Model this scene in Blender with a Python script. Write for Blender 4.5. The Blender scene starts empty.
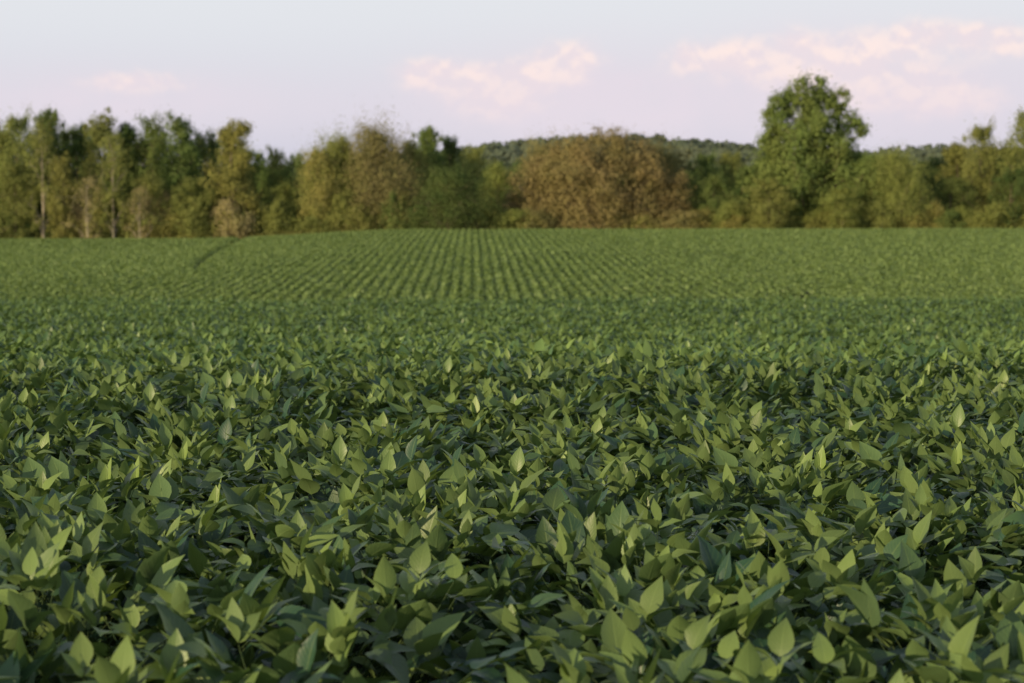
import bpy, math, numpy as np
from mathutils import Vector
rng = np.random.default_rng(11)
scene = bpy.context.scene
coll = scene.collection
CAMZ = 1.65; F = 1991.0; HY = 225.0

# ------------------------------------------------------------------ terrain
_pd = [-60, 0, 12, 14, 17, 21, 28, 36, 42, 49, 62, 76, 88, 136, 188, 200, 222, 600, 3000]
_pz = [0, 0, .0, -.03, -.25, -.36, -.48, -.60, -.70, -1.9, -2.95, -3.0, -2.62, -1.03, .43, .5, .25, 0, 0]
_t = np.arange(-60, 3000, 0.5)
_z = np.interp(_t, _pd, _pz)
_k = np.exp(-0.5*(np.arange(-16, 17)/2.)**2); _k /= _k.sum()
_z = np.convolve(np.pad(_z, 16, mode='edge'), _k, mode='valid')
def sstep(a, b, x):
    t = np.clip((x-a)/(b-a), 0, 1); return t*t*(3-2*t)
def ground(x, y):
    x = np.asarray(x, float); y = np.asarray(y, float)
    z = np.interp(y, _t, _z)
    z = z - 1.0*sstep(-7, -33, x)*sstep(85, 185, y)
    z = z + 0.04*np.sin(x*.21+y*.13)*sstep(5, 30, y)*(1-sstep(30, 60, y)) + 0.09*np.sin(x*.07+1)*np.sin(y*.05)*sstep(80, 140, y)
    rid = 25+ 18*np.exp(-((x-72)/115.)**2) + 3*np.exp(-((x+60)/60.)**2) + 9*np.exp(-((x-265)/60.)**2)+1.2*np.sin(x*.02+2)
    z = z + rid*sstep(700, 1250, y)*(1-.6*sstep(1500, 2600, y))
    return z

# ------------------------------------------------------------------ mesh helpers
def mesh_from(name, verts, faces, mat=None, attrs=None, smooth=False):
    me = bpy.data.meshes.new(name)
    verts = np.asarray(verts, np.float32).reshape(-1, 3)
    faces = np.asarray(faces, np.int32)
    nf, k = faces.shape
    me.vertices.add(len(verts)); me.vertices.foreach_set("co", verts.ravel())
    me.loops.add(nf*k); me.loops.foreach_set("vertex_index", faces.ravel())
    me.polygons.add(nf)
    me.polygons.foreach_set("loop_start", np.arange(nf, dtype=np.int32)*k)
    me.polygons.foreach_set("loop_total", np.full(nf, k, np.int32))
    if attrs:
        for an, av in attrs.items():
            a = me.attributes.new(an, 'FLOAT', 'POINT')
            a.data.foreach_set("value", np.asarray(av, np.float32).ravel())
    me.update(calc_edges=True)
    me.polygons.foreach_set("use_smooth", np.full(nf, bool(smooth)))
    if mat: me.materials.append(mat)
    return me
def obj(name, me, parent=None, loc=None):
    o = bpy.data.objects.new(name, me)
    coll.objects.link(o)
    if parent: o.parent = parent
    if loc is not None: o.location = loc
    return o
def nrmz(v): return v/np.maximum(np.linalg.norm(v, axis=-1, keepdims=True), 1e-9)

def tubes(paths, sides=5):
    V = []; Fc = []; n0 = 0
    for pts, rad in paths:
        pts = np.asarray(pts, float); rad = np.asarray(rad, float)
        tan = nrmz(np.gradient(pts, axis=0))
        ref = np.array([1., 0.13, 0.07]) if abs(tan[0][0]) < .8 else np.array([0.1, 1., 0.])
        a = nrmz(np.cross(tan, ref)); b = np.cross(tan, a)
        ang = np.arange(sides)/sides*2*np.pi
        ring = pts[:, None, :]+rad[:, None, None]*(np.cos(ang)[None, :, None]*a[:, None, :]+np.sin(ang)[None, :, None]*b[:, None, :])
        V.append(ring.reshape(-1, 3))
        m = len(pts)
        i = np.arange(m-1)[:, None]*sides; j = np.arange(sides)[None, :]; j2 = (j+1) % sides
        f = np.stack([i+j, i+j2, i+sides+j2, i+sides+j], -1).reshape(-1, 4)+n0
        Fc.append(f); n0 += m*sides
    return np.concatenate(V), np.concatenate(Fc)

T_HI = ([0, .09, .22, .38, .56, .75, .9, 1], [.02, .62, .96, 1., .82, .50, .2, .01])
T_MD = ([0, .22, .55, 1], [.05, .95, .8, .02])
def leaflets(base, d, up, L, W, fold, bend, tmpl, rnd, age_or_shade, wave=None):
    t = np.array(tmpl[0]); w = np.array(tmpl[1]); R = len(t); N = len(base)
    d = nrmz(d); s = nrmz(np.cross(d, up)); n = np.cross(s, d)
    cols = np.array([-1., 0., 1.])
    X = (w[:, None]*cols[None, :])
    xx = X[None]*(W/2)[:, None, None]
    yy = (t[None, :, None]*L[:, None, None])*np.ones((1, 1, 3))
    zz = np.abs(xx)*fold[:, None, None] - bend[:, None, None]*L[:, None, None]*(t[None, :, None]**2)
    yy = yy*(1-.35*np.abs(bend)[:, None, None]*t[None, :, None])
    if wave is not None:
        zz = zz + wave[:, None, None]*W[:, None, None]*np.abs(X)[None]*np.sin(t[None, :, None]*9+rnd[:, None, None]*30+cols[None, None, :]*2)
    P = base[:, None, None, :]+xx[..., None]*s[:, None, None, :]+yy[..., None]*d[:, None, None, :]+zz[..., None]*n[:, None, None, :]
    i = np.arange(R-1)[:, None]*3; j = np.arange(2)[None, :]
    f = np.stack([i+j, i+j+1, i+3+j+1, i+3+j], -1).reshape(-1, 4)
    Fc = (f[None]+(np.arange(N)*R*3)[:, None, None]).reshape(-1, 4)
    at = dict(rnd=np.repeat(rnd, R*3), age_or_shade=np.repeat(age_or_shade, R*3),
              lu=np.tile((np.ones((R, 1))*cols).ravel(), N), lv=np.tile((t[:, None]*np.ones(3)).ravel(), N))
    return P.reshape(-1, 3), Fc, at

def plant_leaves(pos, H, m, r, tmpl, size=1.0, spread=.3, stems=False, calm=1.0):
    n = len(pos); N = n*m
    k = np.tile(np.arange(m), n)/m
    P0 = np.repeat(pos, m, 0); HH = np.repeat(H, m)
    lean = np.repeat(r.normal(0, .05, (n, 2)), m, 0)
    az = k*m*2.4+np.repeat(r.uniform(0, 6.28, n), m)+r.normal(0, .5, N)
    u = r.random(N)
    young = k > .86
    rho = np.where(young, r.uniform(.01, .16, N), spread*(.2+.95*np.sqrt(u)))
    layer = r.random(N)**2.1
    z = HH*(1-.07*(rho/.3)**2)-layer*.27+r.normal(0, .018, N)
    z = np.where(young, HH+r.uniform(-.08, .005, N), z)
    z = np.maximum(z, .15)
    ca, sa = np.cos(az), np.sin(az)
    E = P0+np.stack([rho*ca*1.2+lean[:, 0], rho*sa*.8+lean[:, 1], z], -1)
    zs = np.clip(z-.06-.55*rho, .08, None)
    S = P0+np.stack([lean[:, 0]*zs/.8, lean[:, 1]*zs/.8, zs], -1)
    age_or_shade = np.where(young, r.uniform(.5, .95, N), np.clip(r.random(N)**2.0*.9-layer*.25, 0, 1))
    age_or_shade = .42+(age_or_shade-.42)*calm
    sz = size*np.where(young, r.uniform(.65, .9, N), r.uniform(.78, 1.18, N))
    B = []; D = []; U = []; L = []; A = []
    up_l = r.random(N) < .36
    pitch0 = np.where(young | up_l, r.normal(.95, .24, N), r.normal(.26, .35, N))
    for q, off in enumerate((0., 1.2, -1.2)):
        a = az+off+r.normal(0, .22, N)
        pt = np.clip(pitch0+r.normal(0, .22, N)-(0.1 if q else 0), -.8, 1.4)
        d = np.stack([np.cos(a)*np.cos(pt), np.sin(a)*np.cos(pt), np.sin(pt)], -1)
        roll = r.normal(0, .4, N)
        h = np.stack([-np.sin(a), np.cos(a), 0*a], -1)
        upv = nrmz(np.cross(d, np.cross(np.array([0, 0, 1.]), d)))
        upv = upv*np.cos(roll)[:, None]+h*np.sin(roll)[:, None]
        st = d*np.where(q == 0, .022, .004)
        B.append(E+st); D.append(d); U.append(upv)
        L.append(.100*sz*(1.1 if q == 0 else .95)*r.uniform(.85, 1.12, N)); A.append(age_or_shade)
    B, D, U = map(np.concatenate, (B, D, U)); L, A = map(np.concatenate, (L, A)); M = len(L)
    W = L*r.uniform(.46, .60, M)
    rn = .5+(r.random(M)-.5)*calm
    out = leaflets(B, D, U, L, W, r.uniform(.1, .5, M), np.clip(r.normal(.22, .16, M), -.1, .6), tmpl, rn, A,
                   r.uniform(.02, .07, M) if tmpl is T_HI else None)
    if stems: return out, S, E, lean
    return out

# ------------------------------------------------------------------ materials
def newmat(name):
    m = bpy.data.materials.new(name); m.use_nodes = True
    nt = m.node_tree; nt.nodes.clear()
    return m, nt
class NB:
    def __init__(s, nt): s.nt = nt
    def n(s, typ, **kw):
        nd = s.nt.nodes.new(typ)
        for k, v in kw.items(): setattr(nd, k, v)
        return nd
    def l(s, a, b): s.nt.links.new(a, b)
    def put(s, sock, v):
        if hasattr(v, 'links'): s.l(v, sock)
        else: sock.default_value = v
    def m(s, op, a, b=0.0, c=0.0, clamp=False):
        nd = s.n('ShaderNodeMath', operation=op, use_clamp=clamp)
        s.put(nd.inputs[0], a); s.put(nd.inputs[1], b)
        if op in ('MULTIPLY_ADD', 'SMOOTH_MIN'): s.put(nd.inputs[2], c)
        return nd.outputs[0]
    def mix(s, f, a, b, mode='MIX'):
        nd = s.n('ShaderNodeMix', data_type='RGBA', blend_type=mode)
        s.put(nd.inputs[0], f)
        for i, v in ((6, a), (7, b)):
            if hasattr(v, 'links'): s.l(v, nd.inputs[i])
            else: nd.inputs[i].default_value = (*v[:3], 1)
        return nd.outputs[2]
    def mr(s, v, a, b, c, d, smooth=False):
        nd = s.n('ShaderNodeMapRange', interpolation_type='SMOOTHSTEP' if smooth else 'LINEAR')
        s.put(nd.inputs[0], v)
        for i, x in enumerate((a, b, c, d)): nd.inputs[i+1].default_value = x
        return nd.outputs[0]
    def attr(s, name):
        nd = s.n('ShaderNodeAttribute'); nd.attribute_name = name; return nd.outputs['Fac']
    def noise(s, scale, detail=3, vec=None, rough=.5):
        nd = s.n('ShaderNodeTexNoise'); nd.inputs['Scale'].default_value = scale; nd.inputs['Detail'].default_value = detail
        nd.inputs['Roughness'].default_value = rough
        if vec is not None: s.l(vec, nd.inputs['Vector'])
        return nd.outputs[0]

def leaf_mat(name, dark, young, back, veins, transl=.28, rough=.5, big_amt=.25):
    m, nt = newmat(name); b = NB(nt)
    rnd, age_or_shade = b.attr('rnd'), b.attr('age_or_shade')
    geo = b.n('ShaderNodeNewGeometry')
    col = b.mix(age_or_shade, dark, young)
    if not veins:
        mp = b.n('ShaderNodeMapping'); mp.inputs['Scale'].default_value = (.25, 1., 1.); b.l(geo.outputs['Position'], mp.inputs[0])
        big = b.noise(.11, 2, mp.outputs[0])
        col = b.mix(b.mr(big, .35, .65, 0, big_amt), col, [c*1.2 for c in young])
    vm = b.n('ShaderNodeVectorMath', operation='SCALE'); b.l(col, vm.inputs[0]); b.l(b.mr(rnd, 0, 1, .72, 1.25), vm.inputs['Scale'])
    col = vm.outputs[0]
    bump = None
    if veins:
        lu, lv = b.attr('lu'), b.attr('lv')
        au = b.m('ABSOLUTE', lu)
        mid = b.mr(au, 0, .13, 1, 0, True)
        ph = b.m('SUBTRACT', b.m('MULTIPLY', lv, 46.), b.m('MULTIPLY', au, 16.))
        side = b.m('POWER', b.m('MULTIPLY_ADD', b.m('SINE', ph), .5, .5), 6.)
        vein = b.m('MAXIMUM', mid, b.m('MULTIPLY', side, .35))
        col = b.mix(b.m('MULTIPLY', vein, .3), col, [c*1.1+.02 for c in young])
        bp = b.n('ShaderNodeBump'); bp.inputs['Strength'].default_value = .2; bp.inputs['Distance'].default_value = .004
        b.l(b.m('SUBTRACT', 1., vein), bp.inputs['Height']); bump = bp.outputs[0]
    col = b.mix(b.m('MULTIPLY', geo.outputs['Backfacing'], .55), col, back)
    pr = b.n('ShaderNodeBsdfPrincipled'); b.l(col, pr.inputs['Base Color']); pr.inputs['Roughness'].default_value = rough
    pr.inputs['Specular IOR Level'].default_value = .5
    tr = b.n('ShaderNodeBsdfTranslucent')
    tcol = b.mix(.75, col, (young[0]*1.4, young[1]*1.5, young[2]*.6)); b.l(tcol, tr.inputs[0])
    if bump: b.l(bump, pr.inputs['Normal'])
    ms = b.n('ShaderNodeMixShader'); ms.inputs[0].default_value = transl
    b.l(pr.outputs[0], ms.inputs[1]); b.l(tr.outputs[0], ms.inputs[2])
    o = b.n('ShaderNodeOutputMaterial'); b.l(ms.outputs[0], o.inputs[0])
    return m
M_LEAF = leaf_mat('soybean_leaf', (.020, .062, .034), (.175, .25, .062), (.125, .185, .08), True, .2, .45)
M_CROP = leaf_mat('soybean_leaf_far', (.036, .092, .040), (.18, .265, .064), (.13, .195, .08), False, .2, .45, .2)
M_HILL = leaf_mat('soybean_leaf_hill', (.125, .20, .063), (.215, .295, .088), (.14, .205, .075), False, .27, .55, .15)  # darker tone carries the painted shade between hill rows

def simple(name, c1, c2, scale, rough=.9, detail=3, bumpd=0):
    m, nt = newmat(name); b = NB(nt)
    tc = b.n('ShaderNodeTexCoord'); nz = b.noise(scale, detail, tc.outputs['Object'], .6)
    col = b.mix(b.mr(nz, .35, .65, 0, 1), c1, c2)
    pr = b.n('ShaderNodeBsdfPrincipled'); b.l(col, pr.inputs['Base Color']); pr.inputs['Roughness'].default_value = rough
    pr.inputs['Specular IOR Level'].default_value = .15
    if bumpd:
        bp = b.n('ShaderNodeBump'); bp.inputs['Distance'].default_value = bumpd; b.l(nz, bp.inputs['Height']); b.l(bp.outputs[0], pr.inputs['Normal'])
    o = b.n('ShaderNodeOutputMaterial'); b.l(pr.outputs[0], o.inputs[0])
    return m
M_STEM = simple('soybean_stem', (.04, .075, .03), (.06, .09, .035), 30)
M_GROUND = simple('field_soil', (.022, .034, .014), (.035, .042, .02), .5, bumpd=.05)
M_BARK = simple('bark', (.11, .09, .065), (.2, .16, .115), 2.5)
M_BARKP = simple('pale_bark', (.28, .245, .185), (.38, .34, .26), 2.5)

def crown_mat():
    m, nt = newmat('tree_foliage'); b = NB(nt)
    oi = b.n('ShaderNodeObjectInfo'); rnd, age_or_shade = b.attr('rnd'), b.attr('age_or_shade')
    tc = b.n('ShaderNodeTexCoord')
    nz = b.noise(.35, 2, tc.outputs['Object'])
    col = oi.outputs['Color']
    col = b.mix(b.mr(nz, .38, .62, 0, .3), col, (.27, .28, .09))
    col = b.mix(b.m('MULTIPLY', age_or_shade, .22), col, (.08, .125, .042))
    vm = b.n('ShaderNodeVectorMath', operation='SCALE'); b.l(col, vm.inputs[0]); b.l(b.mr(rnd, 0, 1, .8, 1.25), vm.inputs['Scale'])
    pr = b.n('ShaderNodeBsdfDiffuse'); b.l(vm.outputs[0], pr.inputs[0])
    tr = b.n('ShaderNodeBsdfTranslucent'); b.l(vm.outputs[0], tr.inputs[0])
    ms = b.n('ShaderNodeMixShader'); ms.inputs[0].default_value = .3
    b.l(pr.outputs[0], ms.inputs[1]); b.l(tr.outputs[0], ms.inputs[2])
    o = b.n('ShaderNodeOutputMaterial'); b.l(ms.outputs[0], o.inputs[0])
    return m
M_CROWN = crown_mat()

# ------------------------------------------------------------------ ground
ys = np.concatenate([np.arange(-30, 60, 1.), np.arange(60, 270, 2.5), np.arange(270, 700, 25), np.arange(700, 3001, 60)])
xs = np.concatenate([-np.geomspace(1800, 42, 22), np.arange(-40, 41, 2.), np.geomspace(42, 1800, 22)])
X, Y = np.meshgrid(xs, ys); Z = ground(X, Y)
nx = len(xs); ny = len(ys)
i = np.arange(ny-1)[:, None]*nx; j = np.arange(nx-1)[None, :]
fc = np.stack([i+j, i+j+1, i+nx+j+1, i+nx+j], -1).reshape(-1, 4)
g = obj('ground', mesh_from('ground', np.stack([X, Y, Z], -1), fc, M_GROUND, smooth=True))
g['kind'] = 'structure'; g['label'] = 'gently rolling farm ground of dark soil and grass'; g['category'] = 'ground'

# ------------------------------------------------------------------ near soybean plants
SK = -0.02
def tram(x, y):
    cx = np.interp(y, [80, 110, 135, 160, 190, 200], [-14, -18, -21, -23.5, -26, -27])
    return np.abs(x-cx)
def lattice(y0, y1, half, step, r, jx=.06, ROW=.76):
    out = []
    kmax = int((half(y1)+12)/ROW)+2
    for k in range(-kmax, kmax+1):
        y = np.arange(y0, y1, step)+r.uniform(-.35, .35, len(np.arange(y0, y1, step)))*step
        x = (k+.5)*ROW+SK*y+r.normal(0, jx, len(y))
        ok = np.abs(x) < half(y)
        out.append(np.stack([x[ok], y[ok]], -1))
    return np.concatenate(out)
pts = lattice(1.2, 24., lambda y: .257*y+2.8, .16, rng, .18)
inview = (np.abs(pts[:, 0]) < .257*pts[:, 1]+.2) & (pts[:, 1] > 3.15)
iv = np.where(inview)[0]; iv = iv[np.argsort(pts[iv, 1])][:300]
near = pts[iv]
rest = np.delete(pts, iv, 0)
def hvar(x, y, r):
    return .80+.02*np.sin(x*1.3+y*.6)+.02*np.sin(x*.5-y*1.1+1)+r.normal(0, .018, len(x))

NV = 16; variants = []
for v in range(NV):
    r = np.random.default_rng(200+v)
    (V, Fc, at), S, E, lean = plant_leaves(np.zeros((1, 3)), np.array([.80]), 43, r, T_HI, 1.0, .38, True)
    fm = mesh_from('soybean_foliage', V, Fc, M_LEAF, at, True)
    ln = lean[0]
    paths = [([(0, 0, -.02), (ln[0]*.4, ln[1]*.4, .35), (ln[0]*.9, ln[1]*.9, .68)], [.006, .005, .002])]
    for s, e in zip(S, E):
        mid = (s+e)/2+np.array([0, 0, -.03]); paths.append(([s, mid, e], [.0018, .0014, .0009]))
    V2, F2 = tubes(paths, 4)
    sm = mesh_from('soybean_stem', V2, F2, M_STEM, None, True)
    variants.append((sm, fm))
hn = hvar(near[:, 0], near[:, 1], rng)
for q, (x, y) in enumerate(near):
    sm, fm = variants[rng.integers(NV)]
    e = bpy.data.objects.new('soybean_plant', None); coll.objects.link(e)
    e.empty_display_size = .1
    e.location = (x, y, float(ground(x, y)))
    s = float(rng.uniform(.96, 1.05)); e.scale = (s, s, float(hn[q]/.80)); e.rotation_euler = (0, 0, float(rng.choice([0, math.pi])+rng.normal(0, .5)))
    e['label'] = 'leafy green soybean plant standing in a crop row'; e['category'] = 'soybean plant'; e['group'] = 'soybean plants in the field'
    obj('stem', sm, e); obj('foliage', fm, e)

# ------------------------------------------------------------------ rest of crop as stuff
parts = []
def add_part(P, H, m, tm, size, spread, r, calm):
    pos = np.stack([P[:, 0], P[:, 1], ground(P[:, 0], P[:, 1])], -1)
    parts.append(plant_leaves(pos, H, m, r, tm, size, spread, calm=calm))
nr = rest[:, 1] < 15
a_, b_ = rest[nr], rest[~nr]
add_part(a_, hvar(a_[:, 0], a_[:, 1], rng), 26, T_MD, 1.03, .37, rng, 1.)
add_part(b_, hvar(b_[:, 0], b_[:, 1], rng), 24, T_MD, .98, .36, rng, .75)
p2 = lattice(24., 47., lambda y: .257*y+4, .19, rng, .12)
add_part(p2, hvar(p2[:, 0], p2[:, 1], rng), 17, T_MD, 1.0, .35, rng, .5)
def join(parts):
    V = []; Fc = []; A = {k: [] for k in parts[0][2]}; n = 0
    for v, f, a in parts:
        V.append(v); Fc.append(f+n); n += len(v)
        for k in A: A[k].append(a[k])
    return np.concatenate(V), np.concatenate(Fc), {k: np.concatenate(x) for k, x in A.items()}
V, Fc, at = join(parts)
r = np.random.default_rng(5)
RF = .58
P = np.concatenate([lattice(47., 80., lambda y: .257*y+6, .5, r, .03, RF), lattice(80., 130., lambda y: .257*y+7, .22, r, .02, RF), lattice(130., 199., lambda y: .257*y+8, .29, r, .02, RF)])
tr = tram(P[:, 0], P[:, 1])
hole = np.hypot((P[:, 0]-13.6)/.8, (P[:, 1]-93)/3.)
keep = ~((tr < .2) & (P[:, 1] > 118))
P = P[keep]; tr = tr[keep]; hole = hole[keep]
n = len(P); m = 9
HH = .76+.02*np.sin(P[:, 0]*.35)*np.sin(P[:, 1]*.11)+r.normal(0, .018, n)-.26*np.exp(-(tr/.42)**2)*sstep(110, 140, P[:, 1])-.33*np.exp(-hole**2)
B = np.repeat(np.stack([P[:, 0], P[:, 1], ground(P[:, 0], P[:, 1])], -1), m, 0)
N = len(B); lat = r.uniform(-.25, .25, N)+r.normal(0, .03, N); lon = r.normal(0, .12, N)
zz = np.repeat(HH, m)-.15*(np.abs(lat)/.23)**1.8-r.random(N)**1.6*.07
B = B+np.stack([lat, lon, zz], -1)
a = r.uniform(0, 6.28, N); pt = r.normal(.6, .3, N)
D = np.stack([np.cos(a)*np.cos(pt), np.sin(a)*np.cos(pt), np.sin(pt)], -1)
L = r.uniform(.11, .175, N)
row_shade = np.clip(.95-3.6*np.abs(lat)+r.normal(0, .08, N), 0, 1)  # darker away from the row line: shade between rows painted into leaf colour
Dn = nrmz(D); s_ = nrmz(np.cross(Dn, np.tile([0, 0, 1.], (N, 1))+r.normal(0, .25, (N, 3))))
n_ = np.cross(s_, Dn)
V2 = np.stack([B, B+Dn*(L*.5)[:, None]+s_*(L*.46)[:, None]+n_*.02, B+Dn*L[:, None], B+Dn*(L*.5)[:, None]-s_*(L*.46)[:, None]+n_*.02], 1).reshape(-1, 3)
F2 = np.arange(N*4).reshape(-1, 4)
rv = .5+(r.random(N)-.5)*.35
a2 = dict(rnd=np.repeat(rv, 4), age_or_shade=np.repeat(row_shade, 4), lu=np.zeros(N*4), lv=np.zeros(N*4))  # on the hill this channel holds painted row shade, not leaf age
nA = len(V)
at = {k: np.concatenate([at[k], a2[k]]) for k in at}
nf1 = len(Fc)
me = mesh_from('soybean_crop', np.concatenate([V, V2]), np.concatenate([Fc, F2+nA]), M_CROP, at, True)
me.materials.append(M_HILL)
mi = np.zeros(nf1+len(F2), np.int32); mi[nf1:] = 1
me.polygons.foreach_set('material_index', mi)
crop = obj('soybean_crop', me)
crop['kind'] = 'stuff'; crop['label'] = 'green soybean crop in long rows over rolling ground'; crop['category'] = 'crop'

# ------------------------------------------------------------------ trees
def prof(kind, s):
    if kind == 'round': return np.sqrt(np.clip(1-((s-.50)/.54)**2, 0, 1))
    if kind == 'dome': return np.sqrt(np.clip(1-((s-.22)/.80)**2, 0, 1))
    if kind == 'tall': return np.clip(np.sin(np.pi*np.clip(s*.76+.15, 0, 1)), 0, 1)**.6
    if kind == 'cone': return np.clip(1.02-s, 0, 1)**.8
def make_tree(seed, kind, H=14., W=9., base=.1, nl=11, nc=8, nq=75, leaf=.26, pale=False, thick=1., droop=0., sparse=1., leaders=None, feather=.7, lk=.95):
    r = np.random.default_rng(seed)
    if leaders is None:
        s = np.sort(np.linspace(.04, .97, nl)+r.normal(0, .02, nl)); az = np.arange(nl)*2.4+r.normal(0, .5, nl)
        pr = prof(kind, s)*W/2
        mn, mx = {'tall': (.17, .27)}.get(kind, (.11, .24))
        rl = np.clip(pr*.5, W*mn, W*mx)*r.uniform(.85, 1.25, nl)
        off = np.clip(pr-rl*.75, 0, None)*r.uniform(.55, 1.05, nl)
        zc = H*(base+(1-base)*s)
        if kind != 'cone':
            s = np.concatenate([s, s]); az = np.concatenate([az, az+np.pi+r.normal(0, .4, nl)]); rl = np.concatenate([rl, rl*r.uniform(.8, 1.1, nl)])
            off = np.concatenate([off, off*r.uniform(.6, 1.05, nl)]); zc = np.concatenate([zc, zc+r.normal(0, .04*H, nl)])
        zc = np.minimum(zc, H-rl*r.uniform(.5, 1.0, len(rl)))
        C = np.stack([np.cos(az)*off, np.sin(az)*off, np.maximum(zc, rl*.6)], -1)
    else:
        C = []; rl = []
        for (fx, fy, z0, z1, rr) in leaders:
            k = max(3, int((z1-z0)*H/(rr*W*lk)))
            for t in np.linspace(0, 1, k):
                R = rr*W*(1. if t < .8 else .75)*r.uniform(.8, 1.2)
                C.append((fx*W*(.88+.12*t)+r.normal(0, .03*W), fy*W+r.normal(0, .05*W), max(R*.6, H*(z0+(z1-z0)*t)-R*.9*(t > .9)))); rl.append(R)
        C = np.array(C); rl = np.array(rl); off = np.hypot(C[:, 0], C[:, 1])
    K = len(C)
    d = r.normal(0, 1, (K, nc, 3)); d[..., 2] = d[..., 2]*.9+.2; d = nrmz(d)
    cc = C[:, None]+d*(rl[:, None, None]*r.uniform(.3, 1.15, (K, nc, 1)))*np.array([1, 1, 1.15])
    cr = np.repeat(rl[:, None], nc, 1)*r.uniform(.26, .62, (K, nc))
    cc = cc.reshape(-1, 3); cr = cr.ravel(); Q = len(cc)
    cc[:, 2] = np.maximum(cc[:, 2], cr*.4)
    q = nrmz(r.normal(0, 1, (Q, nq, 3)))
    rad = r.uniform(.2, 1.0, (Q, nq, 1))**.7*(1+feather*r.random((Q, nq, 1))**3)
    P = cc[:, None]+q*cr[:, None, None]*rad*np.array([1, 1, 1.15])
    P[..., 2] -= droop*np.abs(q[..., 2])*r.random((Q, nq))
    P = P.reshape(-1, 3); out = q.reshape(-1, 3)
    keep = r.random(len(P)) < sparse
    P, out = P[keep], out[keep]; P[:, 2] = np.maximum(P[:, 2], .05); N = len(P)
    nrm = nrmz(out+.5*nrmz(P-np.array([0, 0, H*.45]))+r.normal(0, .4, (N, 3)))
    a = nrmz(np.cross(nrm, r.normal(0, 1, (N, 3)))); b = np.cross(nrm, a)
    L = leaf*r.uniform(.6, 1.4, N)[:, None]; Wd = L*r.uniform(.5, .85, N)[:, None]
    v = np.stack([P-a*L/2, P+b*Wd/2+nrm*.03, P+a*L/2, P-b*Wd/2+nrm*.03], 1)
    Fc = np.arange(N*4).reshape(-1, 4)
    clr = np.repeat(r.random(Q), nq)[keep]
    at = dict(rnd=np.repeat(np.clip(.6*r.random(N)+.4*clr, 0, 1), 4), age_or_shade=np.repeat(clr, 4))
    cm = mesh_from('tree_crown', v, Fc, M_CROWN, at, False)
    tr0 = H*.017*thick; ph = r.uniform(0, 6)
    tz = np.linspace(-.3, H*.8, 9); wob = H*.012*np.sin(tz/H*5+ph)
    tp = np.stack([wob, wob*.6, tz], -1); trd = tr0*(1-tz/H)**.8*.9+.01; trd[0] *= 1.5
    paths = [(tp, trd)]
    for k in range(K):
        z0 = max(.06*H, C[k, 2]-off[k]*.9-H*.06); z0 = min(z0, H*.75)
        st = np.array([np.interp(z0, tz, tp[:, 0]), np.interp(z0, tz, tp[:, 1]), z0])
        r0 = max(.03, tr0*.4*(1-z0/H))
        mid = (st+C[k])/2+np.array([0, 0, .04*H*(1 if r.random() > .3 else -.5)])
        paths.append(([st, mid, C[k]], [r0, r0*.7, r0*.4]))
        for c in cc[k*nc:(k+1)*nc][::2]:
            mm = (C[k]+c)/2+r.normal(0, .15, 3); paths.append(([C[k], mm, c+(c-C[k])*.2], [r0*.4, r0*.28, .012]))
    Vt, Ft = tubes(paths, 5)
    tm = mesh_from('tree_trunk', Vt, Ft, M_BARKP if pale else M_BARK, None, True)
    return tm, cm, H, W
K_ = {}
for s in range(4): K_['round%d' % s] = make_tree(20+s, 'round', 14, 9.5, .03, 12, 8, 75, leaf=.24, feather=1.3)
for s in range(5): K_['tall%d' % s] = make_tree(40+s, 'tall', 15, 7, .02, 13, 9, 75, leaf=.23, feather=1.3)
for s in range(2): K_['dome%d' % s] = make_tree(60+s, 'dome', 12, 16, .03, 20, 14, 75, leaf=.21, droop=.4, feather=1.4)
K_['wide0'] = make_tree(65, 'dome', 12, 20, leaf=.2, nc=13, nq=60, droop=.3, feather=1.6, lk=.7, leaders=[
    (0, 0, .05, 1., .10), (-.12, -.03, .05, .94, .095), (.12, 0, .05, .96, .095), (-.22, .02, .04, .86, .09), (.22, .03, .04, .88, .09), (-.31, -.02, .04, .74, .085), (.31, 0, .04, .77, .085),
    (-.39, 0, .03, .58, .08), (.39, 0, .03, .6, .08), (-.45, 0, .03, .38, .065), (.45, 0, .03, .38, .065), (-.07, -.12, .03, .86, .09), (.09, -.13, .03, .82, .09), (-.2, -.12, .03, .68, .09), (.22, -.12, .03, .66, .09), (.02, .14, .1, .85, .09), (0, -.16, .03, .6, .1)])
K_['big0'] = make_tree(74, 'tall', 18.5, 14, leaf=.25, nc=11, nq=70, feather=1.7, leaders=[
    (-.07, 0, .1, .99, .10), (.07, .05, .1, 1., .10), (-.19, .05, .08, .93, .10), (.20, 0, .08, .90, .10), (-.31, 0, .05, .88, .095), (.32, .02, .05, .76, .11), (-.40, .03, .05, .64, .10), (.41, 0, .05, .54, .11),
    (.02, -.2, .05, .80, .13), (.18, -.2, .04, .68, .14), (-.18, -.2, .04, .70, .13), (.0, .18, .05, .86, .12), (.5, -.04, .03, .40, .11), (-.46, -.04, .03, .40, .11), (.3, -.2, .03, .45, .12), (-.32, -.2, .03, .42, .12)])
K_['sparse0'] = make_tree(80, 'tall', 14, 7, .15, 10, 8, 60, pale=True, sparse=.5, leaf=.22)
K_['sparse1'] = make_tree(81, 'round', 11, 9, .1, 10, 8, 60, pale=True, sparse=.25, leaf=.2)
K_['cone0'] = make_tree(90, 'cone', 12, 6, .02, 20, 8, 60, leaf=.24)
for s in range(3): K_['bush%d' % s] = make_tree(95+s, 'dome', 4, 5.5, .0, 8, 8, 60, leaf=.18, feather=1.4)

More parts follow.
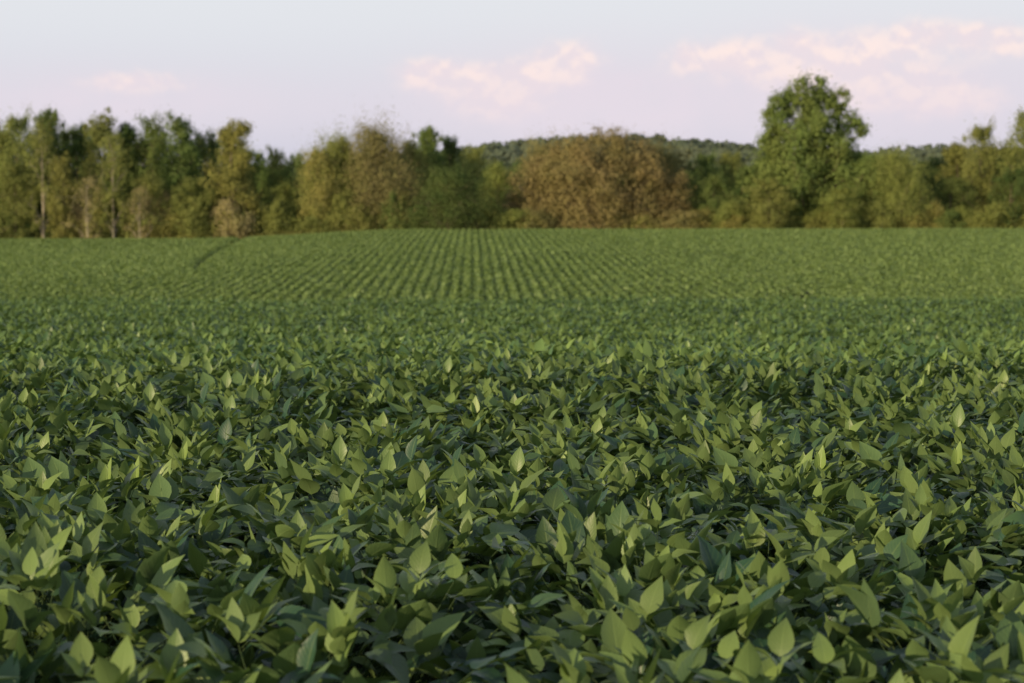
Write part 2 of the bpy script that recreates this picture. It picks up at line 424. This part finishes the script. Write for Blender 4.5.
GOLD = (.34, .33, .105); OLIVE = (.255, .285, .085); GREEN = (.165, .235, .072); DARK = (.095, .15, .052); COPPER = (.345, .27, .13)
TAN = (.42, .36, .19); BROWN = (.295, .26, .11)
cname = {GOLD: 'golden-green', OLIVE: 'olive green', GREEN: 'green', DARK: 'dark green', COPPER: 'copper-brown', TAN: 'tan', BROWN: 'olive-brown'}
DS = .83
def place(key, px, top, wpx, d, col, rot=None):
    d = d*DS
    tm, cm, H, W = K_[key]
    x = (px-512)/F*d; gz = float(ground(x, d))
    h = CAMZ+(HY-top)*d/F-gz
    w = wpx*d/F
    kind = 'shrub' if key.startswith('bush') else 'tree'
    e = bpy.data.objects.new('shrub' if kind == 'shrub' else ('conifer_tree' if key.startswith('cone') else 'deciduous_tree'), None); coll.objects.link(e)
    e.location = (x, d, gz-.1); e.scale = (w/W, w/W, h/H)
    e.rotation_euler = (0, 0, float(rng.uniform(0, 6.28)) if rot is None else rot)
    shape = {'round': 'rounded', 'tall': 'tall', 'dome': 'broad domed', 'wide': 'wide spreading', 'big0': 'towering broad', 'spar': 'thin pale-branched', 'cone': 'pointed', 'bush': 'low'}
    sh = next(v for k, v in shape.items() if key.startswith(k))
    e['label'] = f"{sh} {cname[col]} {kind} growing at the field edge"
    e['category'] = kind; e['group'] = 'shrubs along the field edge' if kind == 'shrub' else 'trees along the field edge'
    t = obj('trunk', tm, e); c = obj('crown', cm, e)
    j = rng.uniform(.96, 1.04, 3)*rng.uniform(.88, 1.12)
    c.color = (col[0]*j[0], col[1]*j[1], col[2]*j[2], 1)
    return e
T = [
 ('round0', -45, 118, 80, 246, GREEN), ('tall1', -8, 122, 62, 244, OLIVE), ('round1', 20, 119, 60, 243, OLIVE), ('tall0', 50, 110, 50, 250, GREEN), ('sparse0', 44, 124, 46, 240, OLIVE),
 ('tall2', 77, 126, 50, 250, DARK), ('tall3', 104, 115, 54, 246, OLIVE), ('tall4', 130, 124, 50, 249, DARK), ('round2', 154, 121, 60, 248, GREEN),
 ('tall1', 180, 120, 58, 247, GREEN), ('round3', 207, 134, 50, 252, DARK), ('tall4', 234, 121, 58, 243, GOLD), ('sparse0', 114, 136, 44, 240, OLIVE),
 ('tall3', 64, 156, 36, 240, GOLD), ('sparse1', 88, 176, 54, 239, TAN), ('sparse1', 140, 186, 44, 239, TAN), ('round0', 150, 176, 60, 242, OLIVE), ('round2', 192, 180, 52, 242, OLIVE), ('round3', 16, 168, 56, 241, OLIVE), ('round1', 112, 182, 48, 242, GREEN),
 ('round2', 260, 160, 42, 254, GREEN), ('tall1', 276, 151, 34, 258, OLIVE), ('round3', 298, 156, 46, 258, GREEN), ('round0', 284, 184, 50, 246, OLIVE),
 ('dome0', 335, 142, 90, 246, OLIVE), ('dome1', 375, 132, 104, 245, BROWN), ('round1', 318, 152, 54, 243, GOLD), ('round3', 410, 143, 54, 252, OLIVE),
 ('tall0', 428, 127, 44, 258, GREEN), ('tall2', 450, 137, 44, 262, DARK), ('round2', 474, 150, 50, 258, OLIVE), ('round0', 498, 166, 50, 250, OLIVE), ('dome1', 450, 172, 96, 240, DARK),
 ('wide0', 600, 127, 192, 245, COPPER, .0), ('dome1', 545, 148, 80, 252, BROWN), ('dome1', 660, 152, 86, 252, BROWN),
 ('round1', 705, 156, 52, 256, GREEN), ('round3', 730, 154, 48, 260, OLIVE), ('cone0', 742, 166, 44, 246, DARK), ('round0', 714, 176, 52, 246, GREEN),
 ('big0', 811, 75, 128, 247, (GREEN[0]*1.15, GREEN[1]*1.15, GREEN[2]*1.1), 0.), ('round2', 768, 180, 58, 240, OLIVE), ('round1', 842, 188, 58, 239, OLIVE),
 ('dome0', 896, 156, 80, 243, OLIVE), ('round0', 870, 156, 54, 244, GREEN),
 ('round2', 938, 160, 50, 260, DARK), ('tall0', 955, 143, 50, 256, OLIVE), ('round1', 980, 128, 58, 250, OLIVE), ('round3', 950, 178, 54, 247, GREEN), ('round1', 1002, 148, 50, 252, GREEN),
 ('round3', 1030, 114, 74, 245, OLIVE), ('round0', 1062, 118, 80, 247, GREEN), ('round2', 1010, 170, 52, 242, DARK), ('tall1', 1105, 112, 60, 248, OLIVE),
]
cname[(GREEN[0]*1.15, GREEN[1]*1.15, GREEN[2]*1.1)] = 'green'
for t in T: place(*t)
r = np.random.default_rng(77)
kk = ['round0', 'round1', 'round2', 'round3', 'tall0', 'tall1', 'tall2', 'tall4']
env = lambda x: np.interp(x, [-80, 0, 240, 258, 305, 330, 455, 475, 520, 640, 690, 740, 770, 860, 900, 960, 1110], [132, 131, 134, 162, 162, 151, 151, 165, 162, 162, 164, 164, 153, 153, 166, 154, 140])
cs = [DARK, GREEN, DARK, GREEN]
for x in np.arange(-70, 1110, 21):
    xx = x+r.uniform(-7, 7); place(kk[r.integers(8)], xx, env(xx)+r.uniform(0, 10), r.uniform(52, 68), r.uniform(264, 294), cs[r.integers(4)])
def shr(x):
    return [(OLIVE, GOLD, OLIVE, GREEN), (GOLD, OLIVE, TAN, BROWN)][int(x) % 2]
for x in np.arange(-60, 1090, 16):
    xx = x+r.uniform(-7, 7); left = xx < 420
    top = (r.uniform(192, 218) if left else r.uniform(198, 216))
    c = shr(x)[r.integers(4)]
    if 5 < xx < 60: c = DARK; top = 205
    if 60 < xx < 260: c = (GOLD, TAN, OLIVE)[r.integers(3)]
    if 520 < xx < 685: top = r.uniform(209, 219); c = (COPPER, BROWN, GOLD)[r.integers(3)]
    if 405 < xx < 500: top = r.uniform(205, 218); c = (DARK, GREEN, OLIVE)[r.integers(3)]
    place('bush%d' % r.integers(3), xx, top, r.uniform(34, 56), r.uniform(241, 244), c)
N = 26000
gx = r.uniform(-62, 62, N); gy = r.uniform(199.3, 203, N); B = np.stack([gx, gy, ground(gx, gy)], -1)
cl = .5+.5*np.sin(gx*.35)*np.sin(gx*.13+1)
h = r.uniform(.4, 1.0, N)*(.6+.7*cl); dd = nrmz(np.stack([r.normal(0, .25, N), r.normal(0, .25, N), np.ones(N)], -1))
sd = nrmz(np.cross(dd, r.normal(0, 1, (N, 3))))*.05
v = np.stack([B-sd, B+sd, B+dd*h[:, None]+sd*.3, B+dd*h[:, None]-sd*.3], 1)
mg = simple('dry_grass', (.14, .17, .05), (.24, .22, .08), .3)
go = obj('tall_grass', mesh_from('tall_grass', v, np.arange(N*4).reshape(-1, 4), mg))
go['kind'] = 'stuff'; go['label'] = 'tall dry grass between the crop and the trees'; go['category'] = 'grass'

# distant wood
N = 7500
tx = r.uniform(-520, 520, N); ty = r.uniform(980, 1400, N); tz = ground(tx, ty)
cr = r.uniform(4., 7, N); hh = r.uniform(7, 16, N)
nq = 32
q = nrmz(r.normal(0, 1, (N, nq, 3))); q[..., 2] = np.abs(q[..., 2])*1.1-.3
P = np.stack([tx, ty, tz+hh-cr], -1)[:, None]+q*cr[:, None, None]*r.uniform(.7, 1.15, (N, nq, 1))
P = P.reshape(-1, 3); M = len(P); nn = nrmz(q.reshape(-1, 3)*.8+np.array([0, -.3, .3])+r.normal(0, .25, (M, 3)))
a = nrmz(np.cross(nn, r.normal(0, 1, (M, 3)))); b = np.cross(nn, a); L = r.uniform(1.1, 2.1, M)[:, None]
v = np.stack([P-a*L, P-b*L*.7, P+a*L, P+b*L*.7], 1)
dm = simple('hazed_foliage', (.075, .10, .07), (.095, .115, .075), .02)  # air haze over the ridge is mixed into the foliage colour
do = obj('distant_wood', mesh_from('distant_wood', v, np.arange(M*4).reshape(-1, 4), dm))
do['kind'] = 'stuff'; do['label'] = 'hazy dark green wood covering a low ridge'; do['category'] = 'wood'

# ------------------------------------------------------------------ light
el = math.radians(11.5); azs = math.atan2(-.70, -.71)
sv = Vector((math.sin(azs)*math.cos(el), math.cos(azs)*math.cos(el), math.sin(el)))
sl = bpy.data.lights.new('sun', 'SUN'); sl.energy = 5.0; sl.angle = math.radians(.5); sl.color = (1, .79, .48)
so = bpy.data.objects.new('sun', sl); coll.objects.link(so); so.rotation_euler = sv.to_track_quat('Z', 'Y').to_euler()

w = bpy.data.worlds.new('World'); scene.world = w; w.use_nodes = True
nt = w.node_tree; nt.nodes.clear(); b = NB(nt)
sky = b.n('ShaderNodeTexSky', sky_type='NISHITA'); sky.sun_disc = False
sky.sun_elevation = el; sky.sun_rotation = azs; sky.air_density = 1; sky.dust_density = 1.; sky.ozone_density = 2
tc = b.n('ShaderNodeTexCoord'); sp = b.n('ShaderNodeSeparateXYZ'); b.l(tc.outputs['Generated'], sp.inputs[0])
az = b.m('ARCTAN2', sp.outputs[0], sp.outputs[1]); e_ = b.m('ARCSINE', sp.outputs[2])
S = .12
def C(c): return tuple(x/S for x in c)
veil = b.mr(e_, .05, .6, .96, .25, True)
grad = b.mix(b.mr(e_, .02, .12, 0, 1, True), C((.65, .635, .745)), C((.80, .815, .855)))
col = b.mix(veil, sky.outputs[0], grad)
cx = b.n('ShaderNodeCombineXYZ'); b.l(az, cx.inputs[0]); b.l(b.m('MULTIPLY', e_, 1.15), cx.inputs[1])
n1 = b.noise(66, 5, cx.outputs[0], .5); n2 = b.noise(14, 4, cx.outputs[0], .55)
cx2 = b.n('ShaderNodeCombineXYZ'); b.l(az, cx2.inputs[0]); b.l(b.m('ADD', b.m('MULTIPLY', e_, 1.15), .005), cx2.inputs[1])
n1b = b.noise(66, 4, cx2.outputs[0], .5)
def blob(px, py, sx, sy):
    a = b.m('DIVIDE', b.m('SUBTRACT', az, (px-512)/F), sx/F); c = b.m('DIVIDE', b.m('SUBTRACT', e_, (HY-py)/F), sy/F)
    return b.m('EXPONENT', b.m('MULTIPLY', b.m('ADD', b.m('MULTIPLY', a, a), b.m('MULTIPLY', c, c)), -1.))
def tot_of(bl):
    tot = None
    for B_ in bl:
        g_ = blob(*B_); tot = g_ if tot is None else b.m('ADD', tot, g_)
    return tot
puffs = tot_of([(568, 60, 34, 22), (425, 76, 38, 16), (500, 80, 70, 20), (700, 62, 42, 19), (785, 56, 60, 24), (905, 44, 60, 21), (985, 48, 36, 19), (495, 106, 50, 18), (930, 104, 70, 20), (140, 86, 60, 13), (840, 84, 90, 24), (1140, 60, 60, 24), (-130, 70, 60, 20)])
hz = tot_of([(540, 104, 170, 50), (850, 97, 230, 64), (130, 106, 180, 34)])
dens = b.m('ADD', b.m('MULTIPLY', b.m('MINIMUM', puffs, 1.), .85), b.m('MULTIPLY', b.m('SUBTRACT', n1, .5), 1.15))
cm = b.m('MULTIPLY', b.mr(dens, .05, 1.05, 0, 1, True), .95)
hm = b.m('MULTIPLY', b.m('MINIMUM', hz, 1.), b.mr(b.m('ADD', n2, b.m('MULTIPLY', n1, .3)), .35, .8, .6, 1., True))
cmask = b.m('MULTIPLY', cm, b.mr(puffs, .0, .7, 0, 1, True))
up = b.mr(e_, .055, .085, .35, 1, True)
shade = b.m('MULTIPLY', b.mr(b.m('SUBTRACT', n1, n1b), -.09, .11, .2, 1, True), up)
ccol = b.mix(shade, C((.82, .72, .78)), C((1.0, .83, .79)))
col = b.mix(hm, col, C((.79, .715, .79)))
col = b.mix(cmask, col, ccol)
bg = b.n('ShaderNodeBackground'); bg.inputs[1].default_value = S; b.l(col, bg.inputs[0])
ow = b.n('ShaderNodeOutputWorld'); b.l(bg.outputs[0], ow.inputs[0])

# ------------------------------------------------------------------ camera
cd = bpy.data.cameras.new('camera'); cam = bpy.data.objects.new('camera', cd); coll.objects.link(cam); scene.camera = cam
cd.lens = 70; cd.sensor_width = 36; cd.clip_start = .1; cd.clip_end = 6000
cam.location = (0, 0, CAMZ)
cam.rotation_euler = (math.radians(90)-math.atan((341.5-HY)/F), 0, 0)
cd.dof.use_dof = True; cd.dof.focus_distance = 6.8; cd.dof.aperture_fstop = 5.4
scene.view_settings.view_transform = 'Standard'; scene.view_settings.look = 'None'; scene.view_settings.exposure = 0
